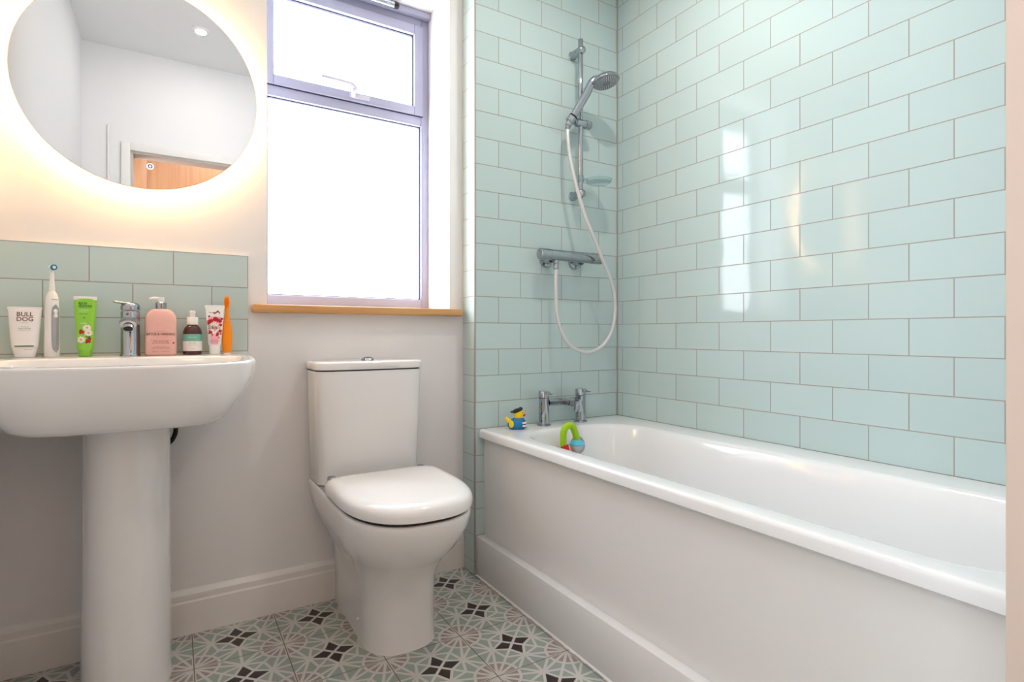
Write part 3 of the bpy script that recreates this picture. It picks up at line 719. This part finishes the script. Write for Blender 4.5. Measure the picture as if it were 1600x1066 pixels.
bm = B(); put_text(bm, 'Aquafresh', -0.005, 0.1265, 0.022, E2(0.0012), 0.0036, bold=0.01)
put_text(bm, 'TOOTHPASTE', 0, 0.0415, 0.030, E2(0.0009), 0.002); put_text(bm, 'mild mint flavour', 0, 0.037, 0.028, E2(0.0009), 0.002)
obj('brand_lettering', bm, 'navy_ink', t, smooth=False)

# orange silicone toothbrush
t = thing('silicone_toothbrush', 'orange silicone toothbrush standing upright at the right end of the deck', 'toothbrush', (-0.8455, -0.056, deck(-0.056)), rotz=-0.2)
bm = B(); lathe(bm, [(0.0105, 0), (0.0110, 0.001), (0.0112, 0.004)], 28, sy=0.8); obj('foot', bm, 'white_pl', t)
bm = B(); lathe(bm, [(0.0113, 0.004), (0.0128, 0.02), (0.0150, 0.045), (0.0146, 0.065), (0.0120, 0.090), (0.0105, 0.102), (0.0100, 0.1035)], 32, sy=0.8); obj('handle', bm, 'orange', t)
bm = B(); lathe(bm, [(0.0072, 0.104), (0.0070, 0.110), (0.0056, 0.126), (0.0058, 0.136), (0.0078, 0.150), (0.0088, 0.162), (0.0082, 0.172), (0.0055, 0.178), (0.001, 0.180)], 28, sy=0.62); hd = obj('brush_head', bm, 'orange', t)
bm = B()
for i in range(5):
    for k in range(9):
        u = -0.0055+0.00275*i; v = 0.146+0.0035*k
        if (u/0.007)**2+((v-0.160)/0.017)**2 < 1: lathe(bm, [(0.0011, 0), (0.0007, 0.0030)], 6, (u, -0.0046, v), (0, -1, 0))
obj('silicone_bristles', bm, 'orange', hd)

# ------------------------------------------------------------------ toilet
TX = -0.412
to = thing('toilet', 'white close coupled toilet with lid closed under the window', 'toilet', (TX, -0.3, 0))
bm = B(); rings = []
for z, w_, f, R, n, sh in ((0.0, 0.1105, 0.460, 0.125, 2.5, 0.015), (0.006, 0.1095, 0.458, 0.125, 2.5, 0.015), (0.06, 0.1085, 0.456, 0.125, 2.5, 0.015), (0.12, 0.1090, 0.458, 0.13, 2.45, 0.015), (0.16, 0.1110, 0.464, 0.14, 2.45, 0.014), (0.20, 0.1160, 0.478, 0.155, 2.4, 0.012), (0.24, 0.126, 0.504, 0.175, 2.4, 0.009), (0.278, 0.141, 0.542, 0.20, 2.4, 0.006), (0.315, 0.159, 0.588, 0.22, 2.45, 0.002), (0.355, 0.172, 0.624, 0.24, 2.45, 0.0), (0.39, 0.1795, 0.647, 0.25, 2.5, 0.0), (0.420, 0.1825, 0.659, 0.26, 2.5, 0.0), (0.430, 0.1815, 0.659, 0.26, 2.5, 0.0), (0.4335, 0.1780, 0.655, 0.26, 2.5, 0.0)):
    rings.append(dring(TX+sh, w_, -0.004, -f, R, z, n, 0.02))
loft(bm, rings)
pan = obj('pan', at(to, bm), 'ceramic', to, angle=60)
bm = B(); lathe(bm, [(0.0062, 0), (0.0062, 0.004), (0.004, 0.0062)], 16, (TX-0.0925, -0.30, 0.055), (-1, 0, 0)); obj('bolt_cap', at(to, bm), 'white_pl', to)
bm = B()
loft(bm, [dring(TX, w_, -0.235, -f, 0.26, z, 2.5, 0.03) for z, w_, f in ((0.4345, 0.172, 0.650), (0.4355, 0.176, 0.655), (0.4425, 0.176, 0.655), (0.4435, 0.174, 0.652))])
obj('seat_ring', at(to, bm), 'dark', to)  # seat coloured dark to stand for the shaded seam under the lid
bm = B()
loft(bm, [dring(TX, w_, yb, -f, 0.27, z, 2.5, rb) for z, w_, f, yb, rb in ((0.4445, 0.178, 0.660, -0.238, 0.03), (0.4455, 0.1845, 0.668, -0.232, 0.035), (0.460, 0.1860, 0.670, -0.231, 0.035), (0.472, 0.1835, 0.667, -0.233, 0.035), (0.480, 0.1775, 0.660, -0.238, 0.04), (0.4855, 0.167, 0.648, -0.247, 0.045), (0.4880, 0.150, 0.628, -0.262, 0.05))])
obj('lid', at(to, bm), 'seat', to, angle=60)
bm = B(); box(bm, TX+0.138, TX+0.162, -0.215, -0.19, 0.434, 0.478, 0.006); box(bm, TX-0.162, TX-0.138, -0.215, -0.19, 0.434, 0.478, 0.006)
lathe(bm, [(0.008, TX-0.165), (0.008, TX+0.165)], 16, (0, -0.222, 0.466), (1, 0, 0))
obj('hinge', at(to, bm), 'chrome', to)
CX = TX-0.006
bm = B()
loft(bm, [dring(CX, w_, -0.002, -d, 0.07, z, 4.2, 0.012) for z, w_, d in ((0.4340, 0.168, 0.158), (0.437, 0.171, 0.162), (0.60, 0.176, 0.170), (0.800, 0.1815, 0.178), (0.8055, 0.181, 0.1775))])
ci = obj('cistern', at(to, bm), 'ceramic', to, angle=50)
bm = B(); loft(bm, [dring(CX, w_, -0.0025, -d, 0.07, z, 4.2, 0.012) for z, w_, d in ((0.8058, 0.178, 0.1745), (0.8095, 0.178, 0.1745))]); obj('lid_gap_shade', at(to, bm), 'dark', to)  # dark slab, paints the shade between cistern and its lid
bm = B()
loft(bm, [dring(CX, w_, -0.001, -d, 0.07, z, 4.2, 0.012) for z, w_, d in ((0.8098, 0.183, 0.1795), (0.8110, 0.1845, 0.181), (0.829, 0.1850, 0.1815), (0.8335, 0.1830, 0.1795), (0.8360, 0.1790, 0.1755), (0.8368, 0.165, 0.16))])
obj('cistern_lid', at(to, bm), 'ceramic', to, angle=50)
bm = B(); lathe(bm, [(0.022, 0.8370), (0.022, 0.8395), (0.019, 0.842), (0.0175, 0.842), (0.017, 0.8445), (0.012, 0.8475), (0.002, 0.8485)], 32, (CX+0.005, -0.09, 0)); obj('flush_button', at(to, bm), 'chrome', to)

# ------------------------------------------------------------------ bath
bt = thing('bathtub', 'white built in bathtub along the tiled wall', 'bath', (0.37, -0.95, 0))
bx0, bx1, by0, by1 = 0.016, XR-0.0015, YF+0.0015, YS-0.0015
bm = B(); rings = []
K = dict(k=10, e=10)
for z, i in ((0.526, 0.03), (0.5265, 0.004), (0.529, 0.0), (0.550, 0.0), (0.5565, 0.0025), (0.5595, 0.0065), (0.560, 0.011)):
    rings.append(rrect(bx0+i, bx1-min(i, 0.001), by0+min(i, 0.001), by1-min(i, 0.001), 0.006+0.5*i, z, **K))
ix0, ix1, iy0, iy1 = 0.078, 0.600, -1.735, -0.235
rings.append(rrect(bx0+0.02, bx1-0.01, by0+0.01, by1-0.01, 0.02, 0.5602, **K))
for z, i, r in ((0.5601, -0.006, 0.19), (0.5590, 0.0, 0.185), (0.5550, 0.007, 0.18), (0.545, 0.014, 0.175), (0.50, 0.026, 0.17), (0.38, 0.045, 0.16), (0.25, 0.062, 0.15), (0.19, 0.078, 0.13), (0.165, 0.105, 0.11), (0.158, 0.15, 0.07)):
    rings.append(rrect(ix0+i, ix1-i, iy0+i*1.1, iy1-i, r, z, **K))
loft(bm, rings, cap0=False)
tub = obj('tub', at(bt, bm), 'acrylic', bt, angle=45)
bm = B(); lathe(bm, [(0.036, 0), (0.036, 0.006), (0.033, 0.011), (0.024, 0.014), (0.022, 0.020), (0.012, 0.0225), (0.002, 0.023)], 32, (0.372, -0.2595, 0.487), (0, -1, 0.12)); obj('overflow_knob', at(bt, bm), 'chrome', bt)
pn = B(); box(pn, 0.040, 0.056, YF+0.001, YS-0.001, 0.0005, 0.5255)
obj('side_panel', at(bt, pn), 'panel', bt, smooth=False)
bm = B(); box(bm, 0.006, 0.0395, YF+0.001, YS-0.001, 0.0005, 0.150, 0.002)
pl = obj('plinth', bm, 'panel'); tag(pl, 'low white plinth board along the foot of the bath panel', 'plinth')
bm = B(); loft(bm, [[Vector((0.006, y, 0.0002)), Vector((0.0015, y, 0.0002)), Vector((0.006, y, 0.004))] for y in (YF+0.002, YS-0.002)]); obj('sealant_bead', bm, 'white_pl', pl)

# bath mixer
ty = -0.168
ta = thing('bath_tap', 'chrome two handled bath mixer tap standing on the end of the bathtub', 'tap', (0.375, ty, RIM))
for i, x in enumerate((0.278, 0.464)):
    bm = B(); lathe(bm, [(0.0285, 0.0003), (0.0285, 0.004), (0.024, 0.007), (0.0208, 0.008), (0.0208, 0.110), (0.0198, 0.111)], 32, (x, ty, RIM)); obj('pillar', at(ta, bm), 'chrome', ta)
    bm = B(); lathe(bm, [(0.0198, 0.1113), (0.0216, 0.1122), (0.0216, 0.135), (0.0200, 0.138), (0.008, 0.139)], 32, (x, ty, RIM))
    lv = smooth_path([(x, ty, RIM+0.133), (x, ty-0.03, RIM+0.134), (x, ty-0.045, RIM+0.130), (x+0.002, ty-0.062, RIM+0.131)], 5)
    tube(bm, lv, [0.0115-0.0004*q for q in range(len(lv))], 14, sx=0.42, sy=1.0)
    obj('lever', at(ta, bm), 'chrome', ta)
bm = B(); loft(bm, [rr_ for rr_ in ([Vector((x, ty+0.013*c, RIM+0.091+0.014*s)) for c, s in ((1, 0.4), (0.4, 1), (-0.4, 1), (-1, 0.4), (-1, -0.4), (-0.4, -1), (0.4, -1), (1, -0.4))] for x in (0.2990, 0.4430))]); obj('bridge', at(ta, bm), 'chrome', ta)
bm = B()
box(bm, 0.371-0.019, 0.371+0.019, ty-0.105, ty-0.008, RIM+0.079, RIM+0.105, 0.006, 3)
lathe(bm, [(0.019, 0.105), (0.019, 0.066), (0.0175, 0.062), (0.014, 0.062), (0.013, 0.066)], 28, (0.371, ty-0.105, RIM))
obj('spout', at(ta, bm), 'chrome', ta)

# rubber duck with beret and striped top
dk = thing('rubber_duck', 'yellow rubber duck in blue and striped top and black beret on the bath corner', 'bath toy', (0.143, -0.180, RIM+0.0003), rotz=-0.62)
bm = B()
rs = []
for z, rx, ry, cx_ in ((0, 0.020, 0.016, 0), (0.002, 0.029, 0.022, 0), (0.010, 0.036, 0.0265, 0), (0.020, 0.037, 0.0275, 0), (0.030, 0.033, 0.025, 0.001), (0.038, 0.024, 0.020, 0.004), (0.044, 0.017, 0.016, 0.006)):
    rs.append([Vector((cx_+rx*math.cos(a), ry*math.sin(a), z)) for a in (2*PI*k/36 for k in range(36))])
loft(bm, rs); bd = obj('body', bm, 'duck_blue', dk)
bm = B(); lathe(bm, [(0.0172, 0.0435), (0.0185, 0.0455), (0.0165, 0.0475)], 28, (0.006, 0, 0)); sphere(bm, (0.007, 0, 0.0585), 0.0200, 28, 16, 1.0, 0.95, 0.95); obj('head', bm, 'duck', dk)
bm = B(); tube(bm, smooth_path([(-0.026, 0, 0.026), (-0.036, 0, 0.036), (-0.041, 0, 0.046)], 5), [0.012-0.0008*i for i in range(11)], 14); obj('tail', bm, 'duck', dk)
for s in (-1, 1):
    bm = B(); sphere(bm, (-0.020, s*0.0215, 0.021), 0.0125, 20, 12, 0.85, 0.35, 1.15, rot=Matrix.Rotation(s*0.42, 3, 'Z')); obj('wing', bm, 'duck', dk)
bm = B()
for z0, z1, mi in ((0.007, 0.0105, 1), (0.0105, 0.0185, 0), (0.0185, 0.022, 1), (0.022, 0.030, 0), (0.030, 0.0335, 1)):
    for zz in range(3):
        za, zb = z0+(z1-z0)*zz/3, z0+(z1-z0)*(zz+1)/3
        def rz(z): return 1.02*(0.0365 if z < 0.022 else 0.0365-(z-0.022)*0.55), 1.02*(0.0272 if z < 0.022 else 0.0272-(z-0.022)*0.42)
        for i in range(16):
            a, b = -0.95+1.9*i/16, -0.95+1.9*(i+1)/16
            quad(bm, [(rz(z)[0]*math.cos(q)+0.0012, rz(z)[1]*math.sin(q), z) for z, q in ((za, a), (za, b), (zb, b), (zb, a))], mi)
obj('striped_chest', bm, ['label', 'duck_navy'], dk)
bm = B(); sphere(bm, (0.026, 0, 0.0545), 0.0085, 20, 10, 0.95, 1.1, 0.55); sphere(bm, (0.025, 0, 0.051), 0.007, 18, 8, 0.85, 1.0, 0.45); obj('bill', bm, 'duck_red', dk)
for s in (-1, 1):
    bm = B(); sphere(bm, (0.0215, s*0.0105, 0.0635), 0.0024, 12, 8); obj('eye', bm, 'black', dk)
bm = B(); sphere(bm, (0.001, 0, 0.0705), 0.021, 28, 12, 1.0, 1.0, 0.42, rot=Matrix.Rotation(-0.30, 3, 'Y')); sphere(bm, (0.014, 0.002, 0.0775), 0.0085, 16, 10, 1, 1, 0.8); sphere(bm, (-0.017, 0, 0.0655), 0.008, 14, 8, 1.1, 1.4, 0.5); obj('beret', bm, 'black', dk)

# arched bath toy stuck to the inside of the tub
by = thing('bath_rattle_toy', 'lime green arched bath toy with blue capped ball and red foot inside the tub', 'bath toy', (0.288, -0.318, 0.458))
bm = B(); ac = smooth_path([(-0.025, 0, 0.048), (-0.026, 0, 0.080), (-0.021, 0, 0.108), (-0.004, -0.001, 0.1225), (0.014, -0.002, 0.1185), (0.026, -0.003, 0.098), (0.033, -0.003, 0.076), (0.036, -0.003, 0.066)], 6)
tube(bm, ac, 0.0128, 20); obj('arch_handle', bm, 'toy_green', by)
bm = B(); sphere(bm, (0.036, -0.003, 0.042), 0.0255, 28, 16, a1=0.28); obj('ball', bm, 'toy_clear', by)
bm = B(); sphere(bm, (0.036, -0.003, 0.042), 0.0270, 28, 10, a0=0.22); lathe(bm, [(0.0270, 0), (0.0290, 0.002), (0.0290, 0.006), (0.0270, 0.008)], 28, (0.036, -0.003, 0.0455)); obj('ball_cap', bm, 'toy_blue', by)
bm = B(); lathe(bm, [(0.0150, 0.052), (0.0155, 0.044), (0.0185, 0.034), (0.0215, 0.024), (0.022, 0.018)], 28, (-0.020, -0.002, 0), sx=1.0); obj('foot', bm, 'toy_red', by)
bm = B(); lathe(bm, [(0.024, 0.0177), (0.027, 0.016), (0.027, 0.010), (0.024, 0.008)], 28, (-0.004, -0.002, 0.004), sx=1.15); obj('foot_rim', bm, 'toy_orange', by)
bm = B(); tube(bm, [(-0.020, 0.0, 0.022), (-0.020, 0.042, 0.020)], [0.010, 0.010], 18); lathe(bm, [(0.010, 0), (0.016, 0.006), (0.0165, 0.009)], 24, (-0.020, 0.0385, 0.020), (0, 1, 0)); obj('suction_cup', bm, 'toy_red', by)

# ------------------------------------------------------------------ shower set
ry = -0.160
rl = thing('shower_rail', 'chrome vertical slide rail on the tiled shower wall', 'shower rail', (0.471, YS, 1.50))
bm = B(); lathe(bm, [(0.0095, 1.497), (0.0105, 1.4985), (0.0105, 2.163), (0.0095, 2.165)], 24, (0.471, ry, 0)); obj('rail', at(rl, bm), 'chrome', rl)
for z in (2.118, 1.516):
    bm = B(); lathe(bm, [(0.0195, 0.0), (0.0195, 0.003), (0.0175, 0.005), (0.0165, 0.045), (0.0175, 0.062), (0.016, 0.072), (0.009, 0.078), (0.001, 0.079)], 28, (0.471, YS-0.0003, z), (0, -1, 0)); obj('wall_bracket', at(rl, bm), 'chrome', rl)
bm = B(); lathe(bm, [(0.0165, -0.025), (0.0175, -0.022), (0.0175, 0.020), (0.0165, 0.021), (0.0165, 0.023), (0.0185, 0.024), (0.0185, 0.048), (0.017, 0.051), (0.004, 0.051)], 28, (0.471, ry, 1.812), (1, 0, 0))
tube(bm, smooth_path([(0.446, ry, 1.812), (0.428, ry-0.006, 1.812), (0.413, ry-0.016, 1.809)], 5), 0.0145, 18)
obj('slider', at(rl, bm), 'chrome', rl)
bm = B(); lathe(bm, [(0.0175, -0.010), (0.0185, -0.008), (0.0185, 0.012), (0.0165, 0.014)], 24, (0.403, ry-0.022, 1.806), (0.5, -0.3, 0.8)); obj('holder_cup', at(rl, bm), 'chrome', rl)
bm = B(); lathe(bm, [(0.0178, 0.0142), (0.0186, 0.0150), (0.0186, 0.0185), (0.0172, 0.0190)], 24, (0.403, ry-0.022, 1.806), (0.5, -0.3, 0.8)); obj('holder_ring', at(rl, bm), 'black', rl)
bm = B()
lathe(bm, [(0.0450, 0.000), (0.0525, 0.004), (0.0560, 0.016), (0.0540, 0.016), (0.0505, 0.006), (0.040, 0.003)], 40, (0.553, ry-0.02, 1.566))
lathe(bm, [(0.0100, 0), (0.0125, 0), (0.0125, 0.03), (0.0100, 0.03)], 24, (0.471, ry, 1.562), cap0=False, cap1=False); box(bm, 0.4835, 0.500, ry-0.016, ry-0.002, 1.570, 1.580, 0.002)
obj('soap_dish', at(rl, bm), 'clear', rl)['label'] = 'clear plastic soap dish'

hh = thing('hand_shower', 'chrome hand shower head resting in the rail holder', 'shower head', (0.403, ry-0.022, 1.806))
hc = Vector((0.5305, -0.252, 1.965)); h0 = Vector((0.392, -0.176, 1.781))
nrm = Vector((0.10, -0.22, -0.97)).normalized()
td = (h0-hc) - nrm*(h0-hc).dot(nrm); td.normalize()
neck = hc + td*0.052 - nrm*0.016
bm = B(); hp = smooth_path([h0, h0.lerp(neck, 0.35)+Vector((0, 0, -0.002)), h0.lerp(neck, 0.7)+Vector((0.002, 0, -0.002)), neck, hc + td*0.022 - nrm*0.021], 6)
tube(bm, hp, [0.0132+0.0040*math.sin(PI*min(1, i/(len(hp)-1))) for i in range(len(hp))], 22)
obj('handle', at(hh, bm), 'chrome', hh)
bm = B(); lathe(bm, [(0.022, -0.027), (0.040, -0.022), (0.0525, -0.012), (0.0565, -0.003), (0.0560, 0.0015), (0.053, 0.003)], 40, hc, nrm); hs_ = obj('shower_head', at(hh, bm), 'chrome', hh)
bm = B(); lathe(bm, [(0.0528, 0.0032), (0.0515, 0.0052), (0.014, 0.0065), (0.013, 0.0055)], 40, hc, nrm); obj('spray_face', at(hh, bm), 'nozzle', hs_)
bm = B(); qn = Vector((0, 0, 1)).rotation_difference(nrm)
for r_, n_ in ((0.048, 34), (0.042, 30), (0.036, 24), (0.030, 24), (0.024, 16), (0.018, 12)):
    for i in range(n_):
        a = 2*PI*i/n_; lathe(bm, [(0.0012, 0.0045), (0.0010, 0.0082)], 6, hc+qn @ Vector((r_*math.cos(a), r_*math.sin(a), 0)), nrm)
obj('nozzles', at(hh, bm), 'white_pl', hs_)

sv = thing('shower_valve', 'chrome thermostatic bar shower valve on the tiled wall', 'shower valve', (0.41, YS, 1.247))
vy = -0.170
bm = B(); lathe(bm, [(0.0225, 0.302), (0.0225, 0.520)], 36, (0, vy, 1.247), (1, 0, 0)); obj('valve_bar', at(sv, bm), 'chrome', sv)
bm = B(); lathe(bm, [(0.0215, 0.3015), (0.0235, 0.3005), (0.0235, 0.258), (0.0215, 0.2555), (0.0195, 0.2550), (0.002, 0.2545)], 36, (0, vy, 1.247), (1, 0, 0)); obj('flow_knob', at(sv, bm), 'chrome', sv)
bm = B(); lathe(bm, [(0.0215, 0.5205), (0.0235, 0.5215), (0.0235, 0.570), (0.0215, 0.5725), (0.002, 0.573)], 36, (0, vy, 1.247), (1, 0, 0)); obj('temperature_knob', at(sv, bm), 'chrome', sv)
bm = B(); box(bm, 0.400, 0.412, vy-0.0232, vy-0.0222, 1.243, 1.249); obj('maker_mark', at(sv, bm), 'grey_ink', sv, smooth=False)
for x in (0.333, 0.483):
    bm = B(); lathe(bm, [(0.0335, 0.0), (0.0335, 0.004), (0.030, 0.009), (0.020, 0.011), (0.018, 0.014), (0.018, 0.044)], 36, (x, YS-0.0003, 1.236), (0, -1, 0)); obj('wall_flange', at(sv, bm), 'chrome', sv)
bm = B(); lathe(bm, [(0.010, 0), (0.0115, 0.002), (0.0115, 0.014), (0.010, 0.016)], 20, (0.336, -0.170, 1.212)); obj('outlet', at(sv, bm), 'chrome', sv)

sh = thing('shower_hose', 'long silver shower hose looping from the valve up to the hand shower', 'hose', (0.336, -0.17, 1.205))
pts = [(0.336, -0.170, 1.196), (0.336, -0.172, 1.180), (0.332, -0.175, 1.113), (0.336, -0.18, 0.997), (0.364, -0.19, 0.911), (0.415, -0.2, 0.864), (0.481, -0.21, 0.852), (0.553, -0.215, 0.884), (0.598, -0.22, 0.959), (0.607, -0.222, 1.054), (0.583, -0.225, 1.148), (0.53, -0.225, 1.246), (0.481, -0.222, 1.341), (0.447, -0.215, 1.417), (0.418, -0.21, 1.506), (0.396, -0.205, 1.587), (0.386, -0.195, 1.661), (0.385, -0.186, 1.722), (0.389, -0.178, 1.765)]
hpth = smooth_path(pts, 14)
bm = B(); tube(bm, hpth, [0.0074+0.0003*(i % 2) for i in range(len(hpth))], 14); obj('hose_tube', at(sh, bm), 'hose', sh)
bm = B(); lathe(bm, [(0.0085, 0), (0.0098, 0.003), (0.0105, 0.022), (0.0095, 0.0235)], 20, (0.336, -0.170, 1.188)); obj('hose_nut', at(sh, bm), 'chrome', sh)
bm = B(); tube(bm, [pts[-1], (0.3905, -0.177, 1.779)], [0.0088, 0.0102], 18); obj('hose_nut', at(sh, bm), 'chrome', sh)

# ------------------------------------------------------------------ ceiling lights, landing
def downlight(x, y, label, power=SPOT_LIGHT):
    d = thing('downlight', label, 'ceiling light', (x, y, CEIL), group='recessed downlights')
    bm = B(); lathe(bm, [(0.043, -0.0005), (0.043, -0.004), (0.034, -0.007), (0.028, -0.004), (0.028, -0.0005)], 40, cap0=False, cap1=False); obj('bezel', bm, 'white_pl', d)
    bm = B(); lathe(bm, [(0.0278, -0.0006), (0.0278, -0.0030), (0.02, -0.0036)], 32); obj('lens', bm, 'spot_off', d)
    area_lamp('downlight_light', (x, y, CEIL-0.012), 0.05, power, (1.0, 0.93, 0.85), shape='DISK')
downlight(-0.867, -1.36, 'white recessed downlight seen in the round mirror', 1.6)
downlight(0.16, -0.80, 'white recessed downlight above the bathtub')
bm = B(); box(bm, -1.292, -1.284, YF, YF+0.012, 0.137, 2.062, 0.002); struct('trim_4', bm, 'gloss')
# pine door on the landing, seen in the mirror
pd = thing('pine_door', 'tall panelled pine door on the landing seen in the mirror', 'door', (-1.24, -2.32, 0.0), rotz=-0.42)
DW, DH = 0.98, 2.44
bm = B(); box(bm, 0.10, DW-0.10, -0.014, 0.006, 0.12, DH-0.10); obj('panel', bm, 'pine', pd, smooth=False)
bm = B()
for z0, z1 in ((0.002, 0.2), (1.2, 1.36), (DH-0.2, DH)): box(bm, 0.11, DW-0.11, -0.02, 0.02, z0, z1, 0.004)
for x0, x1 in ((0.0, 0.11), (DW-0.11, DW)): box(bm, x0, x1, -0.02, 0.02, 0.002, DH, 0.004)
obj('door_frame', bm, 'pine', pd)
bm = B(); lathe(bm, [(0.011, 0), (0.011, 0.05)], 16, (DW-0.06, 0.02, 1.02), (0, 1, 0)); tube(bm, [(DW-0.06, 0.062, 1.02), (DW-0.17, 0.062, 1.02)], 0.009, 14); obj('door_handle', bm, 'chrome', pd)
